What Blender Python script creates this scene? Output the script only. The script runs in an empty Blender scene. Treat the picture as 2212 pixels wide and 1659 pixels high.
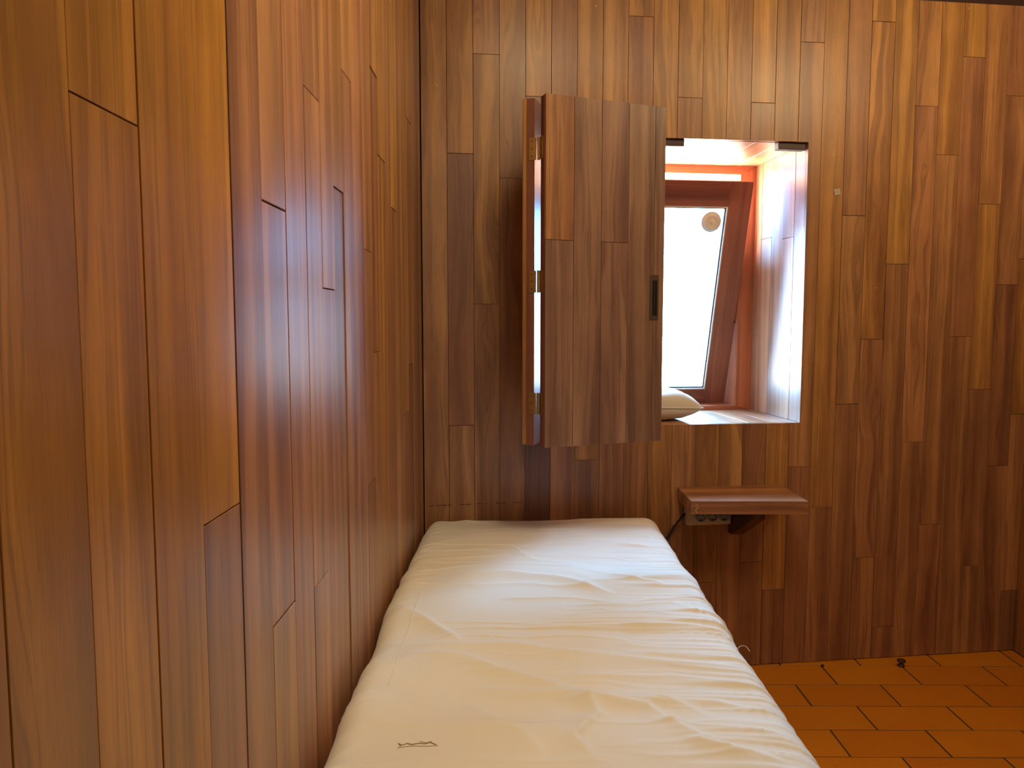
import bpy, bmesh, math, random
import numpy as np
from mathutils import Vector, Matrix
random.seed(7)
rng = np.random.default_rng(5)
S = bpy.context.scene
COL = S.collection
R = math.radians

# ------------------------------------------------------------------ camera, world, lights, exposure
CAMH = 1.289
cam_d = bpy.data.cameras.new('camera'); cam = bpy.data.objects.new('camera', cam_d); COL.objects.link(cam)
cam.location = (0, 0, CAMH)
cam.rotation_euler = (math.pi/2 - math.atan(131.5/1620), 0, math.atan(14/1620))
cam_d.sensor_fit = 'HORIZONTAL'; cam_d.sensor_width = 36.0
cam_d.lens = 36.0 * 1620 / 2212
cam_d.clip_start = 0.02
S.camera = cam

S.view_settings.view_transform = 'Standard'
S.view_settings.look = 'None'
S.view_settings.gamma = 1
S.view_settings.use_curve_mapping = False
S.view_settings.exposure = 0.12
S.cycles.use_denoising = True
S.cycles.max_bounces = 8
S.cycles.diffuse_bounces = 5
S.cycles.sample_clamp_indirect = 8

W = bpy.data.worlds.new('world'); S.world = W; W.use_nodes = True
wt = W.node_tree; wt.nodes.clear()
wo = wt.nodes.new('ShaderNodeOutputWorld'); bg = wt.nodes.new('ShaderNodeBackground')
tc = wt.nodes.new('ShaderNodeTexCoord'); sep = wt.nodes.new('ShaderNodeSeparateXYZ')
rp = wt.nodes.new('ShaderNodeValToRGB')
rp.color_ramp.elements[0].position = 0.42; rp.color_ramp.elements[0].color = (1.0, 0.86, 0.68, 1)   # sunlit ground below
rp.color_ramp.elements[1].position = 0.52; rp.color_ramp.elements[1].color = (0.21, 0.545, 1.0, 1)    # bright hazy sky
mp = wt.nodes.new('ShaderNodeMapRange'); mp.inputs[1].default_value = -1; mp.inputs[2].default_value = 1
wt.links.new(tc.outputs['Generated'], sep.inputs[0]); wt.links.new(sep.outputs[2], mp.inputs[0])
wt.links.new(mp.outputs[0], rp.inputs[0]); wt.links.new(rp.outputs[0], bg.inputs[0])
bg.inputs[1].default_value = 58.0
wt.links.new(bg.outputs[0], wo.inputs[0])

def area(name, loc, target, sx, sy, power, col):
    l = bpy.data.lights.new(name, 'AREA'); l.shape = 'RECTANGLE'; l.size = sx; l.size_y = sy
    l.energy = power; l.color = col
    o = bpy.data.objects.new(name, l); COL.objects.link(o); o.location = loc
    d = Vector(target) - Vector(loc)
    o.rotation_euler = d.to_track_quat('-Z', 'Y').to_euler()
    return o
LIGHTS = [
    area('ceiling_fill', (1.10, 1.65, 2.52), (1.10, 2.75, 1.90), 2.0, 0.08, 6.6, (1.0, 0.76, 0.44)),  # unseen added strip, standing in for a warm source at the ceiling
    area('left_corner_fill', (0.30, 1.60, 2.50), (-0.33, 1.95, 1.95), 0.25, 0.25, 2.8, (1.0, 0.76, 0.42)),  # added, unseen: lifts the far upper part of the left wall
    area('right_corner_fill', (1.72, 1.55, 2.50), (1.80, 2.85, 2.15), 0.25, 0.25, 8.0, (1.0, 0.74, 0.40)),  # added, unseen: brightens the top right of the back wall
    area('bed_fill', (0.30, 1.00, 2.50), (-0.20, 1.30, 0.7), 0.45, 0.45, 9.0, (1.0, 0.78, 0.50)),  # added overhead to brighten mattress and left wall, no real lamp here
    area('rear_fill', (0.9, -1.35, 1.9), (0.6, 2.5, 1.2), 1.6, 1.0, 4.5, (1.0, 0.80, 0.55)),  # added warm fill behind the camera; the rear wall has no opening
]
LIGHTS[3].data.spread = R(125)

# ------------------------------------------------------------------ frames of reference
XL, YC, SK = -0.332, 2.5854, R(7.5)
WD = Vector((math.cos(SK), math.sin(SK), 0)); WN = Vector((-math.sin(SK), math.cos(SK), 0))
PC = Vector((XL, YC, 0))
def bw(s, off, z):                                    # along the back wall, behind (+) or before (-) it, height
    return PC + WD*s + WN*off + Vector((0, 0, z))
M_BACK = Matrix.Translation(PC) @ Matrix.Rotation(SK, 4, 'Z')

# ------------------------------------------------------------------ materials
def new_mat(name):
    m = bpy.data.materials.new(name); m.use_nodes = True
    nt = m.node_tree; b = nt.nodes['Principled BSDF']
    return m, nt, b
class N:
    def __init__(s, nt): s.nt = nt
    def __call__(s, t, **k):
        n = s.nt.nodes.new('ShaderNode'+t)
        for a, v in k.items(): setattr(n, a, v)
        return n
    def link(s, a, b): s.nt.links.new(a, b)
    def val(s, sock, v):
        if hasattr(v, 'type') and hasattr(v, 'links'): s.nt.links.new(v, sock)
        else: sock.default_value = v
    def math(s, op, a, b=0.0, c=0.0, clamp=False):
        n = s('Math', operation=op); n.use_clamp = clamp
        s.val(n.inputs[0], a); s.val(n.inputs[1], b)
        if op in ('MULTIPLY_ADD', 'SMOOTH_MIN'): s.val(n.inputs[2], c)
        return n.outputs[0]
    def ramp(s, x, pts, interp='LINEAR'):
        n = s('ValToRGB'); n.color_ramp.interpolation = interp
        e = n.color_ramp.elements
        while len(e) < len(pts): e.new(0.5)
        for i, (p, c) in enumerate(pts):
            e[i].position = p
            e[i].color = (c, c, c, 1) if isinstance(c, (int, float)) else (*c, 1)
        s.link(x, n.inputs[0]); return n.outputs[0]
    def mix(s, f, a, b, bt='MIX'):
        n = s('Mix', data_type='RGBA', blend_type=bt); n.clamp_result = False
        s.val(n.inputs[0], f)
        for i, v in ((6, a), (7, b)):
            if hasattr(v, 'links'): s.link(v, n.inputs[i])
            else: n.inputs[i].default_value = (*v, 1)
        return n.outputs[2]
    def comb(s, x, y, z):
        n = s('CombineXYZ'); s.val(n.inputs[0], x); s.val(n.inputs[1], y); s.val(n.inputs[2], z); return n.outputs[0]
    def noise(s, vec, scale, detail=2.0, rough=0.5, dist=0.0):
        n = s('TexNoise'); s.link(vec, n.inputs['Vector'])
        n.inputs['Scale'].default_value = scale; n.inputs['Detail'].default_value = detail
        n.inputs['Roughness'].default_value = rough; n.inputs['Distortion'].default_value = dist
        return n.outputs[0]

def wood_mat(name, rough=0.40, coat=0.2, uniform=None, contrast=0.8, crough=0.28):
    """grain along local Z; object colour = tint, object alpha = how figured the board is"""
    m, nt, b = new_mat(name); n = N(nt)
    t = n('TexCoord'); oi = n('ObjectInfo'); sp = n('SeparateXYZ'); n.link(t.outputs['Object'], sp.inputs[0])
    r = oi.outputs['Random']
    off = n.math('MULTIPLY', r, 61.7); off2 = n.math('MULTIPLY', r, 133.1)
    X = n.math('ADD', sp.outputs[0], n.math('MULTIPLY', sp.outputs[1], 0.9)); Z = sp.outputs[2]
    # slow warp, strongly stretched along the grain
    pw = n.comb(n.math('ADD', X, off), off2, n.math('MULTIPLY', Z, 0.16))
    warp = n.math('SUBTRACT', n.noise(pw, 9.0, 2.5, 0.5), 0.5)
    fig = oi.outputs['Alpha']
    amt = n.math('MULTIPLY_ADD', fig, 0.17, 0.012)
    U = n.math('ADD', X, n.math('MULTIPLY', warp, amt))
    U = n.math('ADD', U, off2)
    # growth-ring bands of uneven width
    ring = n.noise(n.comb(U, off, n.math('MULTIPLY', Z, 0.02)), 46.0, 3.0, 0.62)
    line = n.ramp(ring, [(0.0, 0.25), (0.36, 0.35), (0.43, 1.0), (0.47, 0.15), (0.56, 0.0), (1.0, 0.0)])
    band = n.ramp(n.noise(n.comb(U, off2, n.math('MULTIPLY', Z, 0.03)), 21.0, 2.0, 0.5), [(0.32, 0.0), (0.66, 1.0)])
    fine = n.noise(n.comb(n.math('ADD', X, off), off2, n.math('MULTIPLY', Z, 0.035)), 340.0, 2.0, 0.6)
    pore = n.noise(n.comb(n.math('ADD', X, off), off2, n.math('MULTIPLY', Z, 0.045)), 900.0, 1.0, 0.5)
    cloud = n.noise(n.comb(n.math('ADD', X, off), off2, n.math('MULTIPLY', Z, 0.55)), 11.0, 3.0, 0.6)
    flame = n.ramp(n.noise(n.comb(U, off, n.math('MULTIPLY', Z, 0.05)), 15.0, 2.5, 0.6), [(0.0, 0.0), (0.52, 0.0), (0.60, 1.0), (1.0, 1.0)])
    tint = oi.outputs['Color'] if uniform is None else None
    def sc(v):
        if tint is not None: return n.mix(1.0, tint, v, 'MULTIPLY')
        return n.mix(1.0, uniform, v, 'MULTIPLY')
    lo = sc((0.70, 0.60, 0.58)); hi = sc((1.30, 1.28, 1.08)); dk = sc((0.38, 0.30, 0.32))
    c = n.mix(band, lo, hi)
    c = n.mix(n.math('MULTIPLY', line, 0.62*contrast), c, dk)
    c = n.mix(n.math('MULTIPLY', flame, n.math('MULTIPLY_ADD', fig, 0.42, 0.12)), c, sc((0.52, 0.42, 0.40)))
    fv = n.math('MULTIPLY_ADD', fine, 0.55*contrast, 1-0.275*contrast)
    c = n.mix(1.0, c, n.comb(fv, fv, fv), 'MULTIPLY')
    cv = n.math('MULTIPLY_ADD', cloud, 0.7*contrast, 1-0.35*contrast)
    c = n.mix(1.0, c, n.comb(cv, cv, cv), 'MULTIPLY')
    pv = n.ramp(pore, [(0.30, 0.86), (0.42, 1.0)])
    c = n.mix(1.0, c, pv, 'MULTIPLY')
    n.link(c, b.inputs['Base Color'])
    rr = n.math('MULTIPLY_ADD', cloud, 0.16, rough-0.08); n.link(rr, b.inputs['Roughness'])
    b.inputs['Coat Weight'].default_value = coat; b.inputs['Coat Roughness'].default_value = crough
    bp = n('Bump'); bp.inputs['Strength'].default_value = 0.10; bp.inputs['Distance'].default_value = 0.0006
    n.link(fine, bp.inputs['Height']); n.link(bp.outputs[0], b.inputs['Normal'])
    return m
WOOD = wood_mat('varnished_teak_boards')
WOODG = wood_mat('glossy_red_varnished_wood', rough=0.40, coat=0.6, crough=0.34, contrast=0.6)

def flat(name, col, rough=0.5, metal=0.0, noise_amt=0.15, scale=30.0, bump=0.0, coat=0.0):
    m, nt, b = new_mat(name); n = N(nt)
    t = n('TexCoord'); f = n.noise(t.outputs['Object'], scale, 4.0, 0.6)
    v = n.math('MULTIPLY_ADD', f, 2*noise_amt, 1-noise_amt)
    n.link(n.mix(1.0, col, n.comb(v, v, v), 'MULTIPLY'), b.inputs['Base Color'])
    b.inputs['Roughness'].default_value = rough; b.inputs['Metallic'].default_value = metal
    b.inputs['Coat Weight'].default_value = coat
    if bump:
        bp = n('Bump'); bp.inputs['Strength'].default_value = bump; bp.inputs['Distance'].default_value = 0.001
        n.link(f, bp.inputs['Height']); n.link(bp.outputs[0], b.inputs['Normal'])
    return m
BACKING = flat('dark_gap_wood', (0.035, 0.015, 0.008), 0.8)
BRASS = flat('aged_brass', (0.42, 0.27, 0.10), 0.38, 0.9, 0.3, 60)
BRONZE = flat('dull_bronze', (0.16, 0.115, 0.085), 0.42, 0.8, 0.2, 60)
DARKMETAL = flat('black_slot', (0.012, 0.013, 0.018), 0.45, 0.5)
PLASTIC = flat('beige_plastic', (0.50, 0.43, 0.30), 0.42, 0, 0.06, 12)
PLASTICG = flat('grey_socket_plastic', (0.30, 0.29, 0.28), 0.45, 0, 0.08, 12)
RUBBER = flat('black_rubber', (0.012, 0.012, 0.016), 0.5)
DARKWOOD_GAP = flat('dark_block_and_gap_shade', (0.05, 0.018, 0.014), 0.5, 0, 0.3, 40)
PLASTER = flat('olive_grey_plaster', (0.26, 0.23, 0.13), 0.85, 0, 0.12, 9, 0.3)
REARPL = flat('warm_plaster', (0.52, 0.40, 0.26), 0.85, 0, 0.1, 9, 0.3)
DISC = flat('milky_beige_plastic', (0.74, 0.62, 0.46), 0.4, 0, 0.05, 12)
RINGW = flat('pale_painted_metal', (0.75, 0.62, 0.50), 0.35)
SEAL = flat('black_glazing_seal', (0.02, 0.02, 0.025), 0.5)
BEAD = flat('pale_glazing_bead', (0.72, 0.62, 0.55), 0.4)
PAPER = flat('worn_white_paper', (0.55, 0.47, 0.38), 0.7, 0, 0.25, 180)
INK = flat('grey_print', (0.22, 0.16, 0.12), 0.7)
SCUFF = flat('black_scorch', (0.02, 0.01, 0.008), 0.7)
PALEF = flat('pale_filler', (0.75, 0.6, 0.42), 0.7)
STAIN = flat('brown_thread', (0.34, 0.26, 0.14), 0.85)

def fabric_mat(name, col, weave=900, warm=(1, 1, 1)):
    m, nt, b = new_mat(name); n = N(nt)
    t = n('TexCoord'); P = t.outputs['Object']
    f = n.noise(P, weave, 2.0, 0.6); g = n.noise(P, 6.0, 3.0, 0.55)
    v = n.math('MULTIPLY_ADD', f, 0.12, 0.94)
    c = n.mix(g, [x*0.95 for x in col], [min(1, x*1.04) for x in col])
    n.link(n.mix(1.0, c, n.comb(v, v, v), 'MULTIPLY'), b.inputs['Base Color'])
    b.inputs['Roughness'].default_value = 0.82
    b.inputs['Sheen Weight'].default_value = 0.15
    bp = n('Bump'); bp.inputs['Strength'].default_value = 0.25; bp.inputs['Distance'].default_value = 0.0005
    n.link(f, bp.inputs['Height']); n.link(bp.outputs[0], b.inputs['Normal'])
    return m
COTTON = fabric_mat('cream_cotton', (0.74, 0.69, 0.58))
LINEN = fabric_mat('beige_linen', (0.66, 0.60, 0.48), 700)

def tile_mat():
    m, nt, b = new_mat('terracotta_tile'); n = N(nt)
    t = n('TexCoord'); oi = n('ObjectInfo'); ad = n('VectorMath', operation='ADD')
    n.link(t.outputs['Object'], ad.inputs[0]); r = n.math('MULTIPLY', oi.outputs['Random'], 40.0)
    n.link(n.comb(r, r, r), ad.inputs[1]); P = ad.outputs[0]
    g = n.noise(P, 7.0, 4.0, 0.6); f = n.noise(P, 160.0, 3.0, 0.7)
    base = n.mix(oi.outputs['Random'], (0.56, 0.180, 0.006), (0.66, 0.235, 0.008))
    c = n.mix(n.ramp(g, [(0.3, 0.0), (0.7, 1.0)]), base, n.mix(0.5, base, (0.58, 0.160, 0.006)))
    v = n.math('MULTIPLY_ADD', f, 0.35, 0.83)
    n.link(n.mix(1.0, c, n.comb(v, v, v), 'MULTIPLY'), b.inputs['Base Color'])
    b.inputs['Roughness'].default_value = 0.42
    bp = n('Bump'); bp.inputs['Strength'].default_value = 0.2; bp.inputs['Distance'].default_value = 0.0008
    n.link(f, bp.inputs['Height']); n.link(bp.outputs[0], b.inputs['Normal'])
    return m
TILE = tile_mat()
GROUT = flat('dark_grout', (0.075, 0.042, 0.014), 0.9, 0, 0.25, 90)

def glass_mat():
    m, nt, b = new_mat('window_glass'); n = N(nt); nt.nodes.remove(b)
    out = nt.nodes['Material Output']
    tr = n('BsdfTransparent'); gl = n('BsdfGlossy'); gl.inputs['Roughness'].default_value = 0.02
    fr = n('Fresnel'); fr.inputs[0].default_value = 1.5
    mx = n('MixShader'); n.link(fr.outputs[0], mx.inputs[0]); n.link(tr.outputs[0], mx.inputs[1]); n.link(gl.outputs[0], mx.inputs[2])
    n.link(mx.outputs[0], out.inputs[0]); return m
GLASS = glass_mat()

# ------------------------------------------------------------------ object helpers
def mesh(name, verts, faces, mat, smooth=False):
    me = bpy.data.meshes.new(name); me.from_pydata([tuple(v) for v in verts], [], faces); me.update()
    if mat: me.materials.append(mat)
    if smooth: me.polygons.foreach_set('use_smooth', [True]*len(me.polygons))
    return me
def link(name, me, parent=None, mw=None, color=None):
    o = bpy.data.objects.new(name, me); COL.objects.link(o)
    if parent is not None: o.parent = parent
    if mw is not None:                      # mw is given relative to the parent
        o.matrix_local = mw
    if color: o.color = color
    return o
def tag(o, label=None, cat=None, group=None, kind=None):
    if label: o['label'] = label
    if cat: o['category'] = cat
    if group: o['group'] = group
    if kind: o['kind'] = kind
    return o
def empty(name, mw, parent=None):
    o = bpy.data.objects.new(name, None); COL.objects.link(o); o.empty_display_size = 0.1
    if parent: o.parent = parent
    o.matrix_local = mw; return o
def bm_done(bm, name, mat, smooth=False):
    bmesh.ops.recalc_face_normals(bm, faces=bm.faces)
    me = bpy.data.meshes.new(name); bm.to_mesh(me); bm.free()
    if mat: me.materials.append(mat)
    if smooth: me.polygons.foreach_set('use_smooth', [True]*len(me.polygons))
    return me
def bm_box(bm, x0, x1, y0, y1, z0, z1, bev=0.0, seg=1):
    r = bmesh.ops.create_cube(bm, size=1.0)
    M = Matrix.Translation(((x0+x1)/2, (y0+y1)/2, (z0+z1)/2)) @ Matrix.Diagonal((x1-x0, y1-y0, z1-z0, 1))
    bmesh.ops.transform(bm, matrix=M, verts=r['verts'])
    if bev > 0:
        es = list({e for v in r['verts'] for e in v.link_edges})
        bmesh.ops.bevel(bm, geom=es, offset=bev, segments=seg, profile=0.6, affect='EDGES')
def box_me(name, x0, x1, y0, y1, z0, z1, mat, bev=0.0, seg=1):
    bm = bmesh.new(); bm_box(bm, x0, x1, y0, y1, z0, z1, bev, seg); return bm_done(bm, name, mat)
def poly_prism(name, pts, y0, y1, mat, cham=0.0005):
    """polygon in local X,Z extruded along Y (front at y0, chamfered)"""
    n = len(pts); cx = sum(p[0] for p in pts)/n; cz = sum(p[1] for p in pts)/n
    V = []; 
    ins = []
    for i in range(n):
        a = Vector(pts[i-1]); b = Vector(pts[i]); c = Vector(pts[(i+1) % n])
        d1 = (b-a).normalized(); d2 = (c-b).normalized()
        n1 = Vector((-d1.y, d1.x)); n2 = Vector((-d2.y, d2.x))
        m_ = (n1+n2); k = m_.dot(n1)
        ins.append(b + m_/k*cham)
    for p in ins: V.append((p.x, y0, p.y))
    for p in pts: V.append((p[0], y0+cham, p[1]))
    for p in pts: V.append((p[0], y1, p[1]))
    F = [tuple(range(n)), tuple(range(3*n-1, 2*n-1, -1))]
    for i in range(n):
        j = (i+1) % n
        F.append((i, i+n, j+n, j)); F.append((i+n, i+2*n, j+2*n, j+n))
    return mesh(name, V, F, mat)

PAL = {
 'g': (0.40, 0.200, 0.068), 'y': (0.48, 0.248, 0.074), 'r': (0.36, 0.170, 0.084),
 'm': (0.36, 0.178, 0.082), 'd': (0.28, 0.130, 0.068), 'l': (0.43, 0.215, 0.088), 'k': (0.20, 0.086, 0.050),
 'V': (0.50, 0.250, 0.135), 'G': (0.41, 0.190, 0.030), 'Y': (0.50, 0.235, 0.032), 'A': (0.26, 0.145, 0.105), 'D': (0.23, 0.125, 0.095),  # G, Y: warm light put into the tint; A, D: bluish haze
}
def tint(code, fig=None):
    c = PAL[code]; j = random.uniform(0.93, 1.07)
    if fig is None: fig = random.choice((0.08, 0.15, 0.5, 0.9, 0.35))
    return (min(1, c[0]*j), min(1, c[1]*j*random.uniform(.97, 1.03)), min(1, c[2]*j), fig)
def rand_code(): return random.choices('gmrlydr', (4, 5, 3, 2, 1, 1, 2))[0]

TH = 0.018
def plank(parent, x0, x1, z0, z1, code=None, fig=None, gap=0.0008, lift=0.0, mat=None, cut=None, mw=None):
    """board whose face looks along -Y of its parent; x along, z up"""
    g = gap
    if cut is None:
        pts = [(x0+g, z0+g), (x1-g, z0+g), (x1-g, z1-g), (x0+g, z1-g)]
    else: pts = cut
    ox = (x0+x1)/2; oz = (z0+z1)/2
    pts = [(p[0]-ox, p[1]-oz) for p in pts]
    lf = lift + random.uniform(-0.0006, 0.0006)
    me = poly_prism('plank', pts, -lf, TH, mat or WOOD)
    T = Matrix.Translation((ox, 0, oz))
    if mw is not None: T = mw @ T
    return link('plank', me, parent, T, tint(code or rand_code(), fig))

# ------------------------------------------------------------------ floor
floor = link('floor', box_me('floor', XL-0.2, 2.2, -1.5, 3.2, -0.06, -0.0012, GROUT)); tag(floor, kind='structure')
TX, TY = 0.302, 0.150
tile_src = {}
def tile_mesh(x0, x1, y0, y1):
    key = (round(x1-x0, 3), round(y1-y0, 3))
    if key not in tile_src:
        w, d = x1-x0, y1-y0
        bm = bmesh.new(); bm_box(bm, -w/2, w/2, -d/2, d/2, -0.014, 0, 0.0007)
        tile_src[key] = bm_done(bm, 'tile', TILE)
    return tile_src[key]
def wall_y(x): return YC + math.tan(SK)*(x-XL)
k = 0; y = 2.748
rows = []
yy = 2.748 + 2*TY
while yy > -0.9: rows.append(yy); yy -= TY
for ri, ytop in enumerate(rows):
    y0, y1 = ytop-TY, ytop
    par = round((2.748-ytop)/TY) % 2          # row just before 2.748 has joints at 1.143
    xx = (1.143 if par == 0 else 0.992) - 6*TX
    while xx < 1.96:
        xa, xb = max(xx, XL), min(xx+TX, 1.957)
        if xb-xa > 0.02:
            ya, yb = y0, min(y1, wall_y(xb)+0.008)
            if yb-ya > 0.015:
                g = 0.0032
                o = link('tile', tile_mesh(xa+g, xb-g, ya+g*0.6, yb-g*0.6), floor,
                         Matrix.Translation(((xa+xb)/2, (ya+yb)/2, random.uniform(-0.0006, 0.0004))) @ Matrix.Rotation(random.uniform(-.002, .002), 4, 'Z'))
        xx += TX

# ------------------------------------------------------------------ back wall
HT = 2.450
SO0, SO1, ZO0, ZO1 = 0.525, 1.386, 0.922, 1.937      # window opening
def holed_back():
    V = []; F = []
    y0, y1 = TH, TH+0.05
    def q(x0, x1, z0, z1):
        i = len(V)
        V.extend([(x0, y0, z0), (x1, y0, z0), (x1, y0, z1), (x0, y0, z1), (x0, y1, z0), (x1, y1, z0), (x1, y1, z1), (x0, y1, z1)])
        F.extend([(i, i+1, i+2, i+3), (i+7, i+6, i+5, i+4), (i, i+4, i+5, i+1), (i+1, i+5, i+6, i+2), (i+2, i+6, i+7, i+3), (i+3, i+7, i+4, i)])
    e = 0.012
    q(-0.06, SO0-e, -0.05, HT); q(SO1+e, 2.42, -0.05, HT)
    q(SO0-e, SO1+e, -0.05, ZO0-e); q(SO0-e, SO1+e, ZO1+e, HT)
    return mesh('wall_back', V, F, BACKING)
wall_back = link('wall_back', holed_back(), None, M_BACK); tag(wall_back, kind='structure')
PW = 0.0897
# joints (heights) per column of boards, and tone codes from the floor up
BJ = {0: [0.52], 1: [0.932, 1.864], 2: [1.355, 2.195], 3: [0.31, 1.785], 4: [0.41, 2.062], 5: [1.40], 6: [0.80], 7: [0.47, 1.62], 8: [1.10, 2.344],
      9: [0.39], 10: [0.55, 2.077], 11: [0.33], 12: [0.66], 13: [0.40, 2.069], 14: [0.29], 15: [0.755, 2.285], 16: [0.600], 17: [0.988, 1.680],
      18: [0.40, 1.229, 2.369], 19: [0.123, 1.507], 20: [0.840, 2.079], 21: [0.519, 1.907], 22: [1.238, 2.26], 23: [0.35, 1.038, 1.732],
      24: [0.741, 1.434, 2.128], 25: [0.245, 0.939, 1.53], 26: []}
BC = {0: 'dm', 1: 'mdg', 2: 'mgm', 3: 'drm', 4: 'dkg', 5: 'rr', 6: 'mg', 7: 'drl', 8: 'mrg', 9: 'dg', 10: 'dmg', 11: 'mg', 12: 'rl', 13: 'mry', 14: 'dg',
      15: 'rmr', 16: 'rg', 17: 'mmr', 18: 'mrgy', 19: 'rmy', 20: 'mrl', 21: 'rmy', 22: 'mry', 23: 'mrgl', 24: 'mdrr', 25: 'dmym', 26: 'm'}
BF = {16: [0.2, 0.25], 0: [0.9, 1.0], 1: [0.9, 0.6, 0.7], 2: [0.8, 1.0, 0.9], 3: [0.5, 1.0, 1.0], 4: [0.3, 0.4, 1.0], 5: [0.1, 0.1], 6: [0.15, 0.1], 7: [0.2, 0.2, 0.12],
      9: [0.4, 0.9], 10: [0.6, 0.5, 0.9], 11: [0.6, 0.9], 12: [0.7, 1.0], 14: [0.2, 0.15], 18: [0.5, 1.0, 1.0, 0.4], 19: [0.4, 0.3, 0.4], 20: [0.6, 0.8, 0.9]}
for c in range(27):
    x0, x1 = c*PW, (c+1)*PW
    if c == 0: x0 += 0.003
    zs = [0.002] + BJ[c] + [HT]
    x1 = min(x1, 2.395)
    for i in range(len(zs)-1):
        z0, z1 = zs[i], zs[i+1]
        code = BC[c][i] if i < len(BC[c]) else None
        fig = BF[c][i] if c in BF and i < len(BF[c]) else None
        kw = dict(code=code, fig=fig, lift=0, gap=random.choice((0.0004, 0.0005, 0.0006, 0.0009)))
        inside_x = x1 > SO0 and x0 < SO1
        if not inside_x or z1 <= ZO0 or z0 >= ZO1:
            plank(wall_back, x0, x1, z0, z1, **kw); continue
        g = 0.0006
        full = x0 >= SO0-1e-6 and x1 <= SO1+1e-6
        if full:
            if z0 < ZO0: plank(wall_back, x0, x1, z0, ZO0, **kw)
            if z1 > ZO1: plank(wall_back, x0, x1, ZO1, z1, **kw)
        else:                                          # board notched around the opening
            left = x0 < SO0
            xa = SO0 if left else SO1
            lo_in = z0 < ZO0; hi_in = z1 > ZO1
            za = max(z0, ZO0); zb = min(z1, ZO1)
            if left:
                pts = [(x0+g, z0+g)]
                pts += [(x1-g, z0+g), (x1-g, ZO0-0.0002), (xa, ZO0-0.0002)] if lo_in else [(xa, z0+g)]
                pts += [(xa, ZO1+0.0002), (x1-g, ZO1+0.0002), (x1-g, z1-g)] if hi_in else [(xa, z1-g)]
                pts += [(x0+g, z1-g)]
            else:
                pts = [(x1-g, z1-g)]
                pts += [(x0+g, z1-g), (x0+g, ZO1+0.0002), (xa, ZO1+0.0002)] if hi_in else [(xa, z1-g)]
                pts += [(xa, ZO0-0.0002), (x0+g, ZO0-0.0002), (x0+g, z0+g)] if lo_in else [(xa, z0+g)]
                pts += [(x1-g, z0+g)]
            plank(wall_back, x0, x1, z0, z1, cut=pts, **kw)
# scorched line low on the wall beside the corner, and flecks of filler
def streak(name, parent, mat, x0, z0, x1, z1, n, wmax, lab, yoff=-0.0012, gapp=0.25):
    V = []; F = []
    for i in range(n):
        if random.random() < gapp: continue
        a, b = i/n, (i+random.uniform(0.6, 1.0))/n
        xa, xb = x0+(x1-x0)*a, x0+(x1-x0)*b; za, zb = z0+(z1-z0)*a, z0+(z1-z0)*b
        w = wmax*random.uniform(0.25, 1.0)
        k_ = len(V)
        V += [(xa, yoff, za), (xb, yoff, zb-w*0.3), (xb+0.001, yoff, zb+w*0.4), ((xa+xb)/2, yoff, (za+zb)/2+w), (xa, yoff, za+w*0.5)]
        V += [(v[0], 0.001, v[2]) for v in V[k_:k_+5]]
        F += [tuple(k_+j for j in range(5))] + [(k_+j, k_+5+j, k_+5+(j+1) % 5, k_+(j+1) % 5) for j in range(5)]
    o = link(name, mesh(name, V, F, mat), parent, Matrix.Identity(4))
    if lab: o['label'] = lab
    return o
streak('scorch_mark', wall_back, SCUFF, 0.02, 0.649, 0.40, 0.653, 18, 0.0022, 'thin black scorched line on the boards above the mattress', gapp=0.3)
for (s_, z_) in ((0.601, 2.37), (0.058, 2.085), (0.382, 2.195), (1.985, 2.431), (1.669, 1.419), (1.484, 1.894)):
    link('filler_spot', box_me('filler_spot', -0.002, 0.002, -0.0012, 0.001, -0.0016, 0.0016, PALEF, 0.0006), wall_back, Matrix.Translation((s_, 0, z_)))

# ------------------------------------------------------------------ left wall (aligned with the bed)
M_LEFT = Matrix.Translation((XL, 0, 0)) @ Matrix.Rotation(math.pi/2, 4, 'Z')   # local x = world Y, local -y = +X (into the room)
wall_left = link('wall_left', box_me('wall_left', -1.5, YC+0.06, TH, TH+0.06, -0.05, 2.62, BACKING), None, M_LEFT); tag(wall_left, kind='structure')
def u(v): return v*0.93*1.0
# measured board edges along the wall and their joints (height, from the floor up)
LE = [0.05, 0.155, 0.26, 0.365, 0.468, 0.566, 0.668, 0.774, 0.878, 0.982, 1.084, 1.187, 1.278, 1.366, 1.444, 1.529, 1.630, 1.720, 1.810, 1.898, 1.984, 2.078, 2.172, 2.265, 2.362, 2.448, 2.530, 2.5835]
def zz(z): return 0.93*(z+0.05)
LJ = {0.566: [zz(1.52)], 0.774: [zz(1.106)], 0.982: [zz(.893), zz(1.507)], 1.187: [zz(.872), zz(1.73)], 1.278: [zz(1.40)], 1.366: [zz(1.60)],
      1.444: [zz(1.846)], 1.630: [zz(.95), zz(1.507)], 1.720: [zz(1.263), zz(1.953)], 1.810: [zz(1.762)], 1.984: [zz(1.66)], 2.265: [zz(1.2), zz(1.99)], 2.172: [zz(1.05)]}
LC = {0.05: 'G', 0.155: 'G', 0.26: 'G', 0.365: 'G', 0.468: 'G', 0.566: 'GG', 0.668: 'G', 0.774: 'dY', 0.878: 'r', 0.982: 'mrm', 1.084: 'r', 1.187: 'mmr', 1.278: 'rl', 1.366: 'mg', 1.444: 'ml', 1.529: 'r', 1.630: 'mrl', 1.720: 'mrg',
      1.810: 'gy', 1.898: 'm', 1.984: 'my', 2.078: 'm', 2.172: 'dg', 2.265: 'drg', 2.362: 'm', 2.448: 'd', 2.530: 'm'}  # G and Y boards hold warm light in their own colour
LF = {0.365: [1.0], 0.468: [0.9], 0.566: [0.5, 0.4], 0.668: [0.1], 0.774: [0.05, 0.12], 0.878: [0.3], 0.982: [0.2, 0.2, 0.3]}
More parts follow.
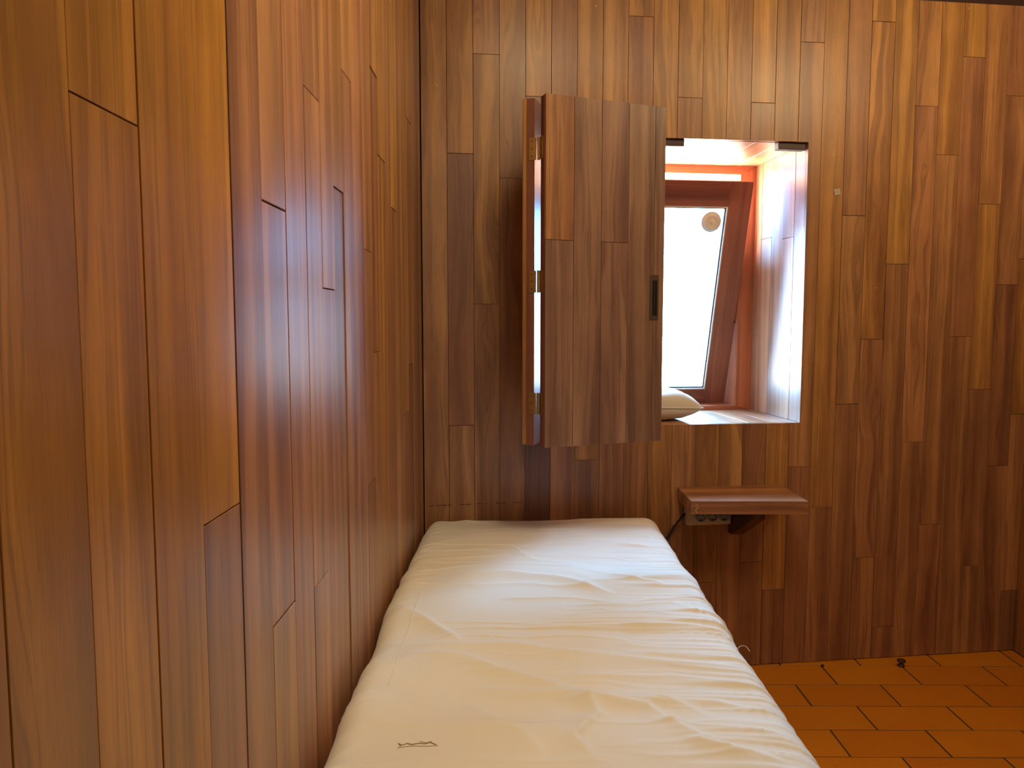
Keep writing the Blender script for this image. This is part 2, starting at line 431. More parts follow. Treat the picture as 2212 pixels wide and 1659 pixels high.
for i in range(len(LE)-1):
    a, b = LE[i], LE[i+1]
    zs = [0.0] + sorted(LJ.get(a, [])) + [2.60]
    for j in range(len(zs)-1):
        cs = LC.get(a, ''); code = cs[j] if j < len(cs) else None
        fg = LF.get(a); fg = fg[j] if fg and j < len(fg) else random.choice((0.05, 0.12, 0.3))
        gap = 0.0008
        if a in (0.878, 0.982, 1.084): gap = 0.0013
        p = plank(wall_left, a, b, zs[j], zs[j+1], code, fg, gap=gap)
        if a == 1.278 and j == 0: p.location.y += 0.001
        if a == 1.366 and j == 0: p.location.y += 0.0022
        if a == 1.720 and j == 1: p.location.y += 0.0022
for i in range(14):
    b = 0.05-i*0.103
    if b-0.103 < -1.45: break
    plank(wall_left, b-0.103, b, 0, 2.60, None, 0.2)

# ------------------------------------------------------------------ right wall, rear wall, ceiling, trim, shadow gap strip
XR = 1.957
M_RIGHT = Matrix.Translation((XR, 0, 0)) @ Matrix.Rotation(-math.pi/2, 4, 'Z')  # local x = -world Y
wall_right = link('wall_right', box_me('wall_right', -2.95, 1.5, TH, TH+0.05, -0.05, 2.62, BACKING), None, M_RIGHT); tag(wall_right, kind='structure')
xx = -2.885; i = 0
while xx < 1.4:
    plank(wall_right, xx, xx+0.1, 0.0, HT, 'y' if i < 2 else None, 0.2); xx += 0.1; i += 1
wall_rear = link('wall_rear', box_me('wall_rear', XL-0.1, 2.1, -1.56, -1.5, -0.05, 2.62, REARPL)); tag(wall_rear, kind='structure')
ceiling = link('ceiling', box_me('ceiling', XL-0.15, 2.2, -1.6, 3.6, 2.56, 2.66, PLASTER)); tag(ceiling, kind='structure')
t1 = link('trim_1', box_me('trim_1', XR-0.001, XR+0.08, -1.5, 3.0, HT, 2.56, PLASTER)); tag(t1, kind='structure')
t2 = link('shadow_gap_strip', box_me('shadow_gap_strip', -0.06, 2.45, 0.03, 0.12, HT-0.0, 2.56, DARKWOOD_GAP), None, M_BACK); tag(t2, kind='structure')  # dark strip coloured as the shade in the gap above the boards

# ------------------------------------------------------------------ window recess
win = empty('window_1', M_BACK); tag(win, kind='structure')
DP = 0.42
TH2 = 0.016
# deep masonry wall round the recess
def shell():
    bm = bmesh.new(); y0, y1 = TH+0.05, 0.62; e = TH2
    bm_box(bm, -0.3, SO0-e, y0, y1, -0.05, 2.62); bm_box(bm, SO1+e, 2.6, y0, y1, -0.05, 2.62)
    bm_box(bm, SO0-e, SO1+e, y0, y1, -0.05, ZO0-e); bm_box(bm, SO0-e, SO1+e, y0, y1, ZO1+e, 2.62)
    return bm_done(bm, 'wall_masonry', PLASTER)
sh = link('trim_3', shell(), None, M_BACK); tag(sh, kind='structure')
def reveal(face, a0, a1, b0, b1, joints, code, along):
    """boards lining the recess; face: 'R','L','T','B'"""
rv = {'code': 'r'}
def rplank(x0, x1, z0, z1, mw, code='r', fig=0.25):
    p = plank(win, x0, x1, z0, z1, code, fig, gap=0.0006, mat=WOODG, mw=mw); 
    p.name = 'reveal_board'; p.data.name = 'reveal_board'; return p
# right jamb: face looks to -s ; local x -> depth
MR = Matrix.Translation((SO1, 0, 0)) @ Matrix.Rotation(-math.pi/2, 4, 'Z')   # local x -> -y ; local -y -> -x
ds = [TH+0.0004, 0.088, 0.178, 0.268, 0.358, DP]
RJ = {1: [1.612], 3: [1.630]}
for i in range(5):
    zs = [ZO0] + RJ.get(i, []) + [ZO1]
    for j in range(len(zs)-1): rplank(-ds[i+1], -ds[i], zs[j], zs[j+1], MR, 'V', 0.12)
ML = Matrix.Translation((SO0, 0, 0)) @ Matrix.Rotation(math.pi/2, 4, 'Z')
for i in range(5): rplank(ds[i], ds[i+1], ZO0, ZO1, ML, 'V', 0.12)
def hplank(s0, s1, top):
    # board running into the depth, face up (sill) or down (head)
    w = s1-s0; e0, e1 = (TH+0.0004, 0.0) if not top else (0.0, -TH-0.0004)
    me = poly_prism('reveal_board', [(-w/2+.0005, -DP/2+e0), (w/2-.0005, -DP/2+e0), (w/2-.0005, DP/2+e1), (-w/2+.0005, DP/2+e1)], -random.uniform(0, .0004), TH2-0.001, WOODG)
    Rm = Matrix.Rotation(math.pi/2, 4, 'X') if top else Matrix.Rotation(-math.pi/2, 4, 'X')
    z = ZO1 if top else ZO0
    return link('reveal_board', me, win, Matrix.Translation(((s0+s1)/2, DP/2, z)) @ Rm, tint('V', 0.4))
nb = 9
for i in range(nb):
    a = SO0+(SO1-SO0)*i/nb; b = SO0+(SO1-SO0)*(i+1)/nb
    hplank(a, b, True); hplank(a, b, False)
RED = (0.48, 0.155, 0.070, 0.15)
# frame standing at the end of the recess
FI0, FI1, FZ0, FZ1 = SO0+0.066, 1.319, 0.940, 1.902
def frame_me():
    bm = bmesh.new(); y0, y1 = DP, DP+0.17
    for (p) in (
        [(SO1, FZ1), (SO1, FZ1)],):
        pass
    # stiles and rails with mitred corners, one prism each
    O = [(SO0, ZO0), (SO1, ZO0), (SO1, ZO1), (SO0, ZO1)]; I = [(FI0, FZ0), (FI1, FZ0), (FI1, FZ1), (FI0, FZ1)]
    return O, I, y0, y1
O, I, fy0, fy1 = frame_me()
FR = empty('window_frame', Matrix.Identity(4), win)
def quad_prism(name, pts, y0, y1, mat, parent, color, code=None, horiz=False):
    cx = sum(p[0] for p in pts)/4; cz = sum(p[1] for p in pts)/4
    if horiz:   # lay the board so that its grain (local Z) runs across
        loc = [((p[1]-cz), -(p[0]-cx)) for p in pts]
        mw = Matrix.Translation((cx, 0, cz)) @ Matrix(((0, 0, -1, 0), (0, 1, 0, 0), (1, 0, 0, 0), (0, 0, 0, 1)))
    else:
        loc = [(p[0]-cx, p[1]-cz) for p in pts]; mw = Matrix.Translation((cx, 0, cz))
    me = poly_prism(name, loc, y0, y1, mat, 0.001)
    return link(name, me, parent, mw, color)
FR_parent = FR
quad_prism('stile', [O[1], O[2], I[2], I[1]][::1], fy0, fy1, WOODG, FR, RED)
quad_prism('stile', [I[0], I[3], O[3], O[0]][::1], fy0, fy1, WOODG, FR, RED)
quad_prism('head_rail', [I[3], I[2], O[2], O[3]], fy0, fy1, WOODG, FR, RED, horiz=True)
quad_prism('bottom_rail', [O[0], O[1], I[1], I[0]], fy0, fy1, WOODG, FR, RED, horiz=True)
# tilted sash, hinged along its bottom
ang = math.atan2(0.255, 0.92)
SWD = 1.317-(FI0+0.002); SHT = 0.951
MS = Matrix.Translation((FI0+0.002, 0.585, 0.944)) @ Matrix.Rotation(ang, 4, 'X')     # local z goes up and into the room
sash = empty('sash', MS, win)
SRED = (0.27, 0.095, 0.065, 0.15)
ST = 0.094; sy0, sy1 = -0.045, 0.0
quad_prism('stile', [(0, 0), (ST, 0), (ST, SHT), (0, SHT)], sy0, sy1, WOODG, sash, SRED)
quad_prism('stile', [(SWD-ST, 0), (SWD, 0), (SWD, SHT), (SWD-ST, SHT)], sy0, sy1, WOODG, sash, SRED)
quad_prism('top_rail', [(ST, SHT-0.100), (SWD-ST, SHT-0.100), (SWD-ST, SHT), (ST, SHT)], sy0, sy1, WOODG, sash, SRED, horiz=True)
quad_prism('bottom_rail', [(ST, 0), (SWD-ST, 0), (SWD-ST, 0.072), (ST, 0.072)], sy0, sy1, WOODG, sash, SRED, horiz=True)
gx0, gx1, gz0, gz1 = ST, SWD-ST, 0.072, SHT-0.100
link('glass_pane', box_me('glass_pane', gx0-0.005, gx1+0.005, -0.026, -0.020, gz0-0.005, gz1+0.005, GLASS), sash, Matrix.Identity(4))
def ring_rect(name, w, y0, y1, mat, ins=0.0):
    bm = bmesh.new(); a0, a1, b0, b1 = gx0+ins, gx1-ins, gz0+ins, gz1-ins
    bm_box(bm, a0, a0+w, y0, y1, b0, b1); bm_box(bm, a1-w, a1, y0, y1, b0, b1)
    bm_box(bm, a0+w, a1-w, y0, y1, b0, b0+w); bm_box(bm, a0+w, a1-w, y0, y1, b1-w, b1)
    return link(name, bm_done(bm, name, mat), sash, Matrix.Identity(4))
ring_rect('glazing_bead', 0.0045, -0.044, -0.026, BEAD)
ring_rect('glazing_seal', 0.0045, -0.034, -0.026, SEAL, 0.0045)
# pull ring on the sash's top rail, brass catch at its foot
bm = bmesh.new()
def torus(bm, R_, r_, n=28, m_=10, mw=Matrix.Identity(4)):
    vs = []
    for i in range(n):
        a = 2*math.pi*i/n
        for j in range(m_):
            b_ = 2*math.pi*j/m_
            vs.append(bm.verts.new(mw @ Vector(((R_+r_*math.cos(b_))*math.cos(a), r_*math.sin(b_), (R_+r_*math.cos(b_))*math.sin(a)))))
    for i in range(n):
        for j in range(m_):
            bm.faces.new((vs[i*m_+j], vs[((i+1) % n)*m_+j], vs[((i+1) % n)*m_+(j+1) % m_], vs[i*m_+(j+1) % m_]))
torus(bm, 0.0125, 0.0028)
link('pull_ring', bm_done(bm, 'pull_ring', RINGW, True), sash, Matrix.Translation((0.898-(FI0+0.002)+0.026, -0.05, SHT-0.034)))
bm = bmesh.new(); bm_box(bm, -0.024, 0.024, -0.012, 0.0, -0.006, 0.006, 0.002); bm_box(bm, -0.004, 0.004, -0.018, -0.01, -0.004, 0.004, 0.001)
link('catch', bm_done(bm, 'catch', BRASS), sash, Matrix.Translation((1.138-(FI0+0.002), -0.045, 0.014)))
# stay blocks fixed under the head of the recess
for (a, b) in ((0.84, 0.928), (1.279, 1.383)):
    o = link('stop_block', box_me('stop_block', a, b, 0.012, 0.045, ZO1-0.024, ZO1, DARKWOOD_GAP, 0.0015), win, Matrix.Identity(4))
# guide strip on the right frame jamb
link('jamb_guide', box_me('jamb_guide', FI1-0.008, FI1, DP+0.02, DP+0.045, 1.29, 1.39, DARKWOOD_GAP, 0.001), FR, Matrix.Identity(4))
# daylight portal in the window mouth (samples the sky only)
pl = bpy.data.lights.new('sky_portal', 'AREA'); pl.shape = 'RECTANGLE'; pl.size = 0.9; pl.size_y = 1.05; pl.cycles.is_portal = True
po = bpy.data.objects.new('sky_portal', pl); COL.objects.link(po)
po.matrix_world = Matrix.Translation(bw(0.955, 0.63, 1.43)) @ Matrix.Rotation(SK, 4, 'Z') @ Matrix.Rotation(-math.pi/2, 4, 'X')

# disc stuck on the glass
def lathe(bm, prof, n=40, mw=Matrix.Identity(4)):
    rings = []
    for (r_, h_) in prof:
        if r_ < 1e-6: rings.append([bm.verts.new(mw @ Vector((0, h_, 0)))])
        else: rings.append([bm.verts.new(mw @ Vector((r_*math.cos(2*math.pi*i/n), h_, r_*math.sin(2*math.pi*i/n)))) for i in range(n)])
    for a, b in zip(rings[:-1], rings[1:]):
        for i in range(n):
            va = a[i % len(a)]; vb = a[(i+1) % len(a)]; vc = b[(i+1) % len(b)]; vd = b[i % len(b)]
            f = []
            for v in (va, vb, vc, vd):
                if v not in f: f.append(v)
            if len(f) > 2: bm.faces.new(f)
Mdisc = M_BACK @ MS
bm = bmesh.new(); lathe(bm, [(0, -0.016), (0.004, -0.016), (0.005, -0.0125), (0.018, -0.0115), (0.019, -0.013), (0.024, -0.0125), (0.026, -0.0095), (0.035, -0.004), (0.036, -0.0005), (0, -0.0005)])
d = link('suction_disc', bm_done(bm, 'suction_disc', DISC, True), None, Mdisc @ Matrix.Translation((1.166-(FI0+0.002), -0.026, gz1-0.062)) @ Matrix.Diagonal((1.17, 1, 1.17, 1)))
tag(d, 'round milky beige disc stuck on the window pane near its top right corner', 'suction cup')

# ------------------------------------------------------------------ folding shutter
shut = empty('folding_shutter', M_BACK @ Matrix.Translation((SO0, 0, ZO0)))
tag(shut, 'wooden folding shutter of two board-faced leaves standing open before the window', 'shutter')
ZS0, ZS1 = 0.004, ZO1-ZO0-0.004       # local heights
def leaf(p0, p1, th, side, name, edges, joints, codes, figs, edge_color):
    """p0->p1: line of the room-side face in wall coordinates; body lies on 'side' (+1 left of the direction)"""
    a = Vector((p0[0]-SO0, p0[1], 0)); b = Vector((p1[0]-SO0, p1[1], 0)); L = (b-a).length
    rot = math.atan2((b-a).y, (b-a).x)
    M = Matrix.Translation(a) @ Matrix.Rotation(rot, 4, 'Z')
    y0, y1 = (0.010, th) if side > 0 else (-th, -0.010)
    core = link(name, box_me(name, 0.0, L, y0, y1, ZS0, ZS1, WOOD, 0.0008), shut, M, edge_color)
    for i in range(len(edges)-1):
        zs = [ZS0] + joints.get(i, []) + [ZS1]
        for j in range(len(zs)-1):
            x0, x1 = edges[i], edges[i+1]; g = 0.0006
            cx, cz = (x0+x1)/2, (zs[j]+zs[j+1])/2
            pts = [(x0+g-cx, zs[j]+(g if j else 0)-cz), (x1-g-cx, zs[j]+(g if j else 0)-cz), (x1-g-cx, zs[j+1]-(g if j < len(zs)-2 else 0)-cz), (x0+g-cx, zs[j+1]-(g if j < len(zs)-2 else 0)-cz)]
            if side > 0: me = poly_prism('plank', pts, -random.uniform(0, .0004), 0.0105, WOOD); Tm = Matrix.Translation((cx, 0, cz))
            else:
                me = poly_prism('plank', [(-p[0], p[1]) for p in pts][::-1], -random.uniform(0, .0004), 0.0105, WOOD)
                Tm = Matrix.Translation((cx, 0, cz)) @ Matrix.Rotation(math.pi, 4, 'Z')
            link('plank', me, core, Tm, tint(codes[i][j] if j < len(codes[i]) else 'm', figs[i]))
    return core, M, L
EDGE = (0.17, 0.065, 0.045, 0.2)
B0, B1 = (0.350, -0.470), (0.733, -0.373)
leafB, MB_, LB = leaf(B0, B1, 0.035, 1, 'leaf', [0.0, 0.0897, 0.1794, 0.269, 0.3588, 0.395],
                      {0: [0.605], 2: [0.605]}, ['Am', 'A', 'AA', 'A', 'D'], [0.25, 0.5, 0.9, 0.2, 0.5], EDGE)  # A, D tints: haze and bounce light painted in as grey
A0, A1 = (0.326, -0.420), (0.514, -0.022)
# room-side face of leaf A is its left face; body between the lines
dA = Vector((A1[0]-A0[0], A1[1]-A0[1])).normalized(); nA = Vector((-dA.y, dA.x))
A0L = (A0[0]+nA.x*0.035, A0[1]+nA.y*0.035); A1L = (A1[0]+nA.x*0.035, A1[1]+nA.y*0.035)
leafA, MA_, LA = leaf(A0L, A1L, 0.035, -1, 'leaf', [0.0, 0.0357, 0.1254, 0.2151, 0.3048, 0.3945, 0.437],
                      {2: [0.45]}, ['y', 'm', 'gm', 'r', 'm', 'd'], [0.2, 0.5, 0.6, 0.3, 0.5, 0.3], (0.20, 0.075, 0.05, 0.2))
# rebate strip down the meeting edge of leaf A
link('edge_strip', box_me('edge_strip', -0.010, 0.001, -0.0115, -0.0015, ZS0+0.004, ZS1-0.004, WOOD, 0.001), leafA, Matrix.Identity(4), (0.40, 0.20, 0.07, 0.1))
# flush pull
bm = bmesh.new()
bm_box(bm, -0.015, 0.015, -0.0025, 0.004, -0.068, -0.056, 0.0008); bm_box(bm, -0.015, 0.015, -0.0025, 0.004, 0.050, 0.068, 0.0008)
bm_box(bm, -0.015, -0.006, -0.0025, 0.004, -0.057, 0.051, 0.0008); bm_box(bm, 0.010, 0.015, -0.0025, 0.004, -0.057, 0.051, 0.0008)
h = link('flush_pull', bm_done(bm, 'flush_pull', BRONZE), leafB, Matrix.Translation((0.361, 0, 0.445)))
h['label'] = 'narrow bronze flush pull'
link('pull_recess', box_me('pull_recess', -0.0065, 0.0105, -0.0008, 0.004, -0.057, 0.051, DARKMETAL), leafB, Matrix.Translation((0.361, 0, 0.445)))
link('pull_bar', box_me('pull_bar', 0.0005, 0.002, -0.002, 0.0, -0.055, 0.049, BRONZE), leafB, Matrix.Translation((0.361, 0, 0.445)))
# hinges joining the leaves
hx = Vector(((A0[0]+0.342)/2-SO0+0.0035, (A0[1]-0.436)/2+0.002, 0))
for zc in (1.79-ZO0, 1.41-ZO0, 1.052-ZO0):
    hg = empty('hinge', Matrix.Translation((hx.x, hx.y, zc)), shut)
    dirA = Matrix.Rotation(math.atan2(-nA.y, -nA.x), 4, 'Z')      # along leaf A's edge face
    HH = 0.032
    bm = bmesh.new()
    bmesh.ops.create_cone(bm, cap_ends=True, segments=16, radius1=0.0045, radius2=0.0045, depth=2*HH, matrix=Matrix.Identity(4))
    o = link('barrel', bm_done(bm, 'barrel', BRASS, False), hg, Matrix.Identity(4))
    # plate on leaf A's end face
    P0 = Vector((A0[0]-SO0, A0[1], 0)) - Vector((hx.x, hx.y, 0))
    Mp = Matrix.Translation(P0) @ Matrix.Rotation(math.atan2(nA.y, nA.x), 4, 'Z')
    link('plate', box_me('plate', -0.006, 0.016, 0.0, 0.002, -HH, HH*0.98, BRASS, 0.0006), hg, Mp)
    for kz in (-0.021, 0, 0.021):
        bm = bmesh.new(); bmesh.ops.create_cone(bm, cap_ends=True, segments=10, radius1=0.0028, radius2=0.002, depth=0.0012, matrix=Matrix.Rotation(math.pi/2, 4, 'X'))
        link('screw', bm_done(bm, 'screw', BRONZE), hg, Mp @ Matrix.Translation((0.008, 0.0022, kz)))
    # plate on leaf B's edge
    Mb = Matrix.Translation(Vector((B0[0]-SO0, B0[1], 0))-Vector((hx.x, hx.y, 0))) @ Matrix.Rotation(math.atan2(B1[1]-B0[1], B1[0]-B0[0]), 4, 'Z')
    link('plate', box_me('plate', -0.002, 0.0, 0.018, 0.037, -HH, HH*0.98, BRASS, 0.0005), hg, Mb)

# ------------------------------------------------------------------ cushion on the sill
def cushion():
    n = 44; V = []; idx = {}
    a = 0.19; b = 0.16; hgt = 0.062
    F = []
    for side in (1, -1):
        for i in range(n+1):
            for j in range(n+1):
                x, y = -1+2*i/n, -1+2*j/n
                if side == -1 and (i in (0, n) or j in (0, n)): idx[side, i, j] = idx[1, i, j]; continue
                f = max(0.0, (1-x**4))*max(0.0, (1-y**4)); t_ = f**0.5
                pin = 1-0.07*(1-abs(y)**2)*abs(x)**3; pin2 = 1-0.07*(1-abs(x)**2)*abs(y)**3
                wr = 0.003*math.sin(9*x+5*y)*f + 0.002*math.sin(17*y-6*x)*f
                z = side*hgt*t_*(1.08 if side > 0 else 0.85) + wr
                idx[side, i, j] = len(V); V.append((a*x*pin, b*y*pin2, z))
        for i in range(n):
            for j in range(n):
                q = [idx[side, i, j], idx[side, i+1, j], idx[side, i+1, j+1], idx[side, i, j+1]]
                F.append(tuple(q if side > 0 else q[::-1]))
    return mesh('cushion', V, F, LINEN, True)
cu = link('cushion', cushion(), None, M_BACK @ Matrix.Translation((0.835, 0.20, ZO0+0.056)) @ Matrix.Rotation(R(3), 4, 'Z') @ Matrix.Rotation(R(1), 4, 'Y'))
tag(cu, 'beige linen cushion lying on the window sill behind the shutter', 'cushion')
def tube(path, r, n=8, closed=False):
    bm = bmesh.new(); rings = []; P = [Vector(p) for p in path]; m_ = len(P)
    for i in range(m_):
        t_ = (P[(i+1) % m_]-P[i-1]) if closed else (P[min(i+1, m_-1)]-P[max(i-1, 0)])
        t_.normalize(); up = Vector((0, 0, 1)) if abs(t_.z) < 0.9 else Vector((1, 0, 0))
        a = t_.cross(up).normalized(); b = a.cross(t_)
        rings.append([bm.verts.new(P[i]+a*r*math.cos(2*math.pi*k_/n)+b*r*math.sin(2*math.pi*k_/n)) for k_ in range(n)])
    for i in range(m_ if closed else m_-1):
        A_, B_ = rings[i], rings[(i+1) % m_]
        for k_ in range(n): bm.faces.new((A_[k_], A_[(k_+1) % n], B_[(k_+1) % n], B_[k_]))
    if not closed: bm.faces.new(rings[0]); bm.faces.new(rings[-1])
    return bm
pp = []
for i in range(80):
    t_ = i/80*4; sd = int(t_); f_ = -1+2*(t_-sd)
    x, y = [(f_, -1), (1, f_), (-f_, 1), (-1, -f_)][sd]
    pp.append((0.19*x*(1-0.07*(1-abs(y)**2)*abs(x)**3), 0.16*y*(1-0.07*(1-abs(x)**2)*abs(y)**3), 0.0))
link('piping', bm_done(tube(pp, 0.003, 6, True), 'piping', LINEN, True), cu, Matrix.Identity(4))

# ------------------------------------------------------------------ wall shelf
BLp = bw(0.921, 0, 0); BRp = bw(1.318, 0, 0)
fy = 2.487; shz1 = 0.692; shz0 = 0.647
sx0, sx1 = BLp.x, BRp.x
shelf = empty('wall_shelf', Matrix.Translation((sx0, BLp.y, shz0)))
tag(shelf, 'small thick brown wooden shelf fixed to the wall below the window', 'shelf')
def hboard(name, pts, z0, z1, parent, color, base):
    """horizontal board: polygon in world x,y; grain along x"""
    cx = sum(p[0] for p in pts)/len(pts); cy = sum(p[1] for p in pts)/len(pts)
    # local X = world Y, local Z = world X, local Y = -world Z ... keep the grain lengthwise
    M = Matrix(((0, 0, 1, cx-base.x), (1, 0, 0, cy-base.y), (0, 1, 0, z0-base.z), (0, 0, 0, 1)))
    V = []; n = len(pts); h_ = z1-z0
    V += [(p[1]-cy, 0, p[0]-cx) for p in pts] + [(p[1]-cy, h_, p[0]-cx) for p in pts]
    F = [tuple(range(n))[::-1], tuple(range(n, 2*n))] + [(i, (i+1) % n, (i+1) % n+n, i+n) for i in range(n)]
    bm = bmesh.new(); vs = [bm.verts.new(v) for v in V]
    for f in F: bm.faces.new([vs[i] for i in f])
    bmesh.ops.bevel(bm, geom=list(bm.edges), offset=0.0009, segments=1, affect='EDGES')
    return link(name, bm_done(bm, name, WOOD), parent, M, color)
sb = Vector((sx0, BLp.y, shz0)); ysp = fy+0.068
hboard('board', [(sx0, ysp), (sx1, ysp), (sx1, BRp.y-0.001), (sx0, BLp.y-0.001)], shz0, shz1, shelf, (0.36, 0.165, 0.07, 0.6), sb)
fb = hboard('board', [(sx0, fy), (sx1, fy), (sx1, ysp-0.0006), (sx0, ysp-0.0006)], shz0, shz1, shelf, (0.40, 0.19, 0.095, 0.3), sb)
# scratch on the front edge
path = [(sx0+0.022-sb.x, fy-0.0006-sb.y, 0.004), (sx0+0.018-sb.x, fy-0.0006-sb.y, 0.009), (sx0+0.0155-sb.x, fy-0.0006-sb.y, 0.015), (sx0+0.019-sb.x, fy-0.0006-sb.y, 0.021), (sx0+0.025-sb.x, fy-0.0006-sb.y, 0.023)]
sc_ = link('scratch', bm_done(tube(path, 0.0008, 5), 'scratch', PALEF), shelf, Matrix.Identity(4)); sc_['label'] = 'pale hooked scratch on the shelf front'
link('scratch', box_me('scratch', 0.016, 0.022, fy-0.001-sb.y, fy-sb.y+0.001, 0.032, 0.0335, PALEF), shelf, Matrix.Identity(4))
# bracket below
bm = bmesh.new()
prof = [(0.0, -0.001), (0.0, -0.129), (-0.03, -0.129), (-0.20, -0.03), (-0.20, -0.001)]
for i, xw in enumerate((0, 0.045)):
    for p in prof: bm.verts.new((xw, p[0], p[1]))
bm.verts.ensure_lookup_table(); n5 = 5
bm.faces.new([bm.verts[i] for i in range(5)]); bm.faces.new([bm.verts[i+5] for i in range(4, -1, -1)])
for i in range(5): bm.faces.new([bm.verts[i], bm.verts[i+5], bm.verts[(i+1) % 5+5], bm.verts[(i+1) % 5]])
me = bm_done(bm, 'bracket', WOOD)
link('bracket', me, shelf, Matrix.Translation(bw(1.118, -0.0015, shz0)-sb) @ Matrix.Rotation(SK, 4, 'Z'), (0.09, 0.036, 0.026, 0.2))

# ------------------------------------------------------------------ power strip under the shelf
ps = empty('power_strip', M_BACK @ Matrix.Translation((0.944, 0, 0.555)))
tag(ps, 'beige three-socket power strip fixed to the wall under the shelf', 'power strip')
link('housing', box_me('housing', 0, 0.172, -0.034, -0.001, 0, 0.074, PLASTIC, 0.009, 3), ps, Matrix.Identity(4))
link('raised_panel', box_me('raised_panel', 0.008, 0.164, -0.037, -0.030, 0.008, 0.066, PLASTIC, 0.003, 2), ps, Matrix.Identity(4))
for sx in (0.052, 0.096, 0.140):
    Mx = Matrix.Translation((sx, -0.037, 0.037))
    bm = bmesh.new(); lathe(bm, [(0, 0.0085), (0.0155, 0.0085), (0.0175, 0.0), (0.0195, -0.0012), (0.0205, 0.0005)], 28)
    so = link('socket', bm_done(bm, 'socket', PLASTICG, False), ps, Mx @ Matrix.Translation((0, -0.0095, 0)))
    for (hx_, hz_) in ((-0.0095, 0.002), (0.0095, 0.002)):
        bm = bmesh.new(); bmesh.ops.create_cone(bm, cap_ends=True, segments=10, radius1=0.0028, radius2=0.0028, depth=0.002, matrix=Matrix.Rotation(math.pi/2, 4, 'X'))
        link('pin_hole', bm_done(bm, 'pin_hole', RUBBER), so, Matrix.Translation((hx_, 0.0078, hz_)))
    for hz_ in (0.0145, -0.0145):
        link('earth_clip', box_me('earth_clip', -0.0025, 0.0025, 0.002, 0.0085, hz_-0.002, hz_+0.002, RUBBER), so, Matrix.Identity(4))
cab = [(0.006, -0.020, 0.040), (-0.006, -0.020, 0.038), (-0.018, -0.018, 0.022), (-0.032, -0.015, 0.002), (-0.048, -0.013, -0.024), (-0.066, -0.012, -0.056), (-0.080, -0.012, -0.10), (-0.086, -0.012, -0.18), (-0.088, -0.012, -0.40), (-0.088, -0.012, -0.545)]
def smooth_path(P, n=6):
    P = [Vector(p) for p in P]; out = []
    for i in range(len(P)-1):
        p0, p1, p2, p3 = P[max(i-1, 0)], P[i], P[i+1], P[min(i+2, len(P)-1)]
        for k_ in range(n):
            t_ = k_/n
            out.append(0.5*((2*p1)+(-p0+p2)*t_+(2*p0-5*p1+4*p2-p3)*t_**2+(-p0+3*p1-3*p2+p3)*t_**3))
    return out+[P[-1]]
co = link('cord', bm_done(tube(smooth_path(cab), 0.0042, 10), 'cord', RUBBER, True), ps, Matrix.Identity(4)); co['label'] = 'black power cord'

# ------------------------------------------------------------------ sticker, door stop
st = link('sticker', box_me('sticker', -0.0105, 0.0105, -0.0016, -0.0006, -0.0105, 0.0105, PAPER), None, M_BACK @ Matrix.Translation((1.502, 0, 1.764)) @ Matrix.Rotation(R(-14), 4, 'Y'))
tag(st, 'tiny worn white square sticker on the boards right of the window', 'sticker')
bm = bmesh.new(); torus(bm, 0.0055, 0.0009, 20, 6); bm_box(bm, -0.0035, 0.0035, -0.0006, 0.0006, -0.0007, 0.0007)
link('printed_mark', bm_done(bm, 'printed_mark', INK), st, Matrix.Translation((0.001, -0.0014, 0)) @ Matrix.Diagonal((1, 0.5, 1, 1)))
bm = bmesh.new()
lathe(bm, [(0, 0), (0.011, 0), (0.0125, 0.0025), (0.0115, 0.006), (0.0075, 0.009), (0.007, 0.015), (0.009, 0.017), (0.0145, 0.019), (0.016, 0.0225), (0.0145, 0.026), (0.008, 0.028), (0, 0.0285)], 32, Matrix.Rotation(math.pi/2, 4, 'X'))
ds_ = link('door_stop', bm_done(bm, 'door_stop', flat('polished_bronze', (0.07, 0.035, 0.018), 0.28, 0.35, 0.1), True), None, Matrix.Translation((1.442, 2.742, 0.0)))
tag(ds_, 'small round bronze door stop knob standing on the tiles by the wall', 'door stop')
bm = bmesh.new(); lathe(bm, [(0, 0), (0.005, 0), (0.006, 0.002), (0.004, 0.006), (0, 0.007)], 16, Matrix.Rotation(math.pi/2, 4, 'X'))
pb = link('pebble', bm_done(bm, 'pebble', RUBBER, True), None, Matrix.Translation((1.147, 2.741, 0.0)))
tag(pb, 'tiny dark lump on the tile joint near the bed', 'pebble')

# ------------------------------------------------------------------ bed base
BX0, BX1, BY0, BY1 = XL+0.012, 0.485, 0.62, 2.56
bed = empty('bed_base', Matrix.Translation((XL, BY0, 0)))
tag(bed, 'low brown wooden platform bed under the cream mattress', 'bed')
def bedbox(name, x0, x1, y0, y1, z0, z1, c, horiz='y'):
    cx, cy, cz = (x0+x1)/2, (y0+y1)/2, (z0+z1)/2
    w, d, h_ = x1-x0, y1-y0, z1-z0
    if horiz == 'y':    # grain along world Y
        me = box_me(name, -w/2, w/2, -h_/2, h_/2, -d/2, d/2, WOOD, 0.002); Rr = Matrix(((1, 0, 0, 0), (0, 0, 1, 0), (0, -1, 0, 0), (0, 0, 0, 1)))
    elif horiz == 'x':
        me = box_me(name, -h_/2, h_/2, -d/2, d/2, -w/2, w/2, WOOD, 0.002); Rr = Matrix(((0, 0, 1, 0), (0, 1, 0, 0), (-1, 0, 0, 0), (0, 0, 0, 1)))
    else:
        me = box_me(name, -w/2, w/2, -d/2, d/2, -h_/2, h_/2, WOOD, 0.002); Rr = Matrix.Identity(4)
    return link(name, me, bed, Matrix.Translation((cx-XL, cy-BY0, cz)) @ Rr, c)
cb = (0.27, 0.12, 0.06, 0.3)
bedbox('side_rail', BX0+0.02, BX0+0.045, BY0+0.02, BY1-0.02, 0.30, 0.44, cb)
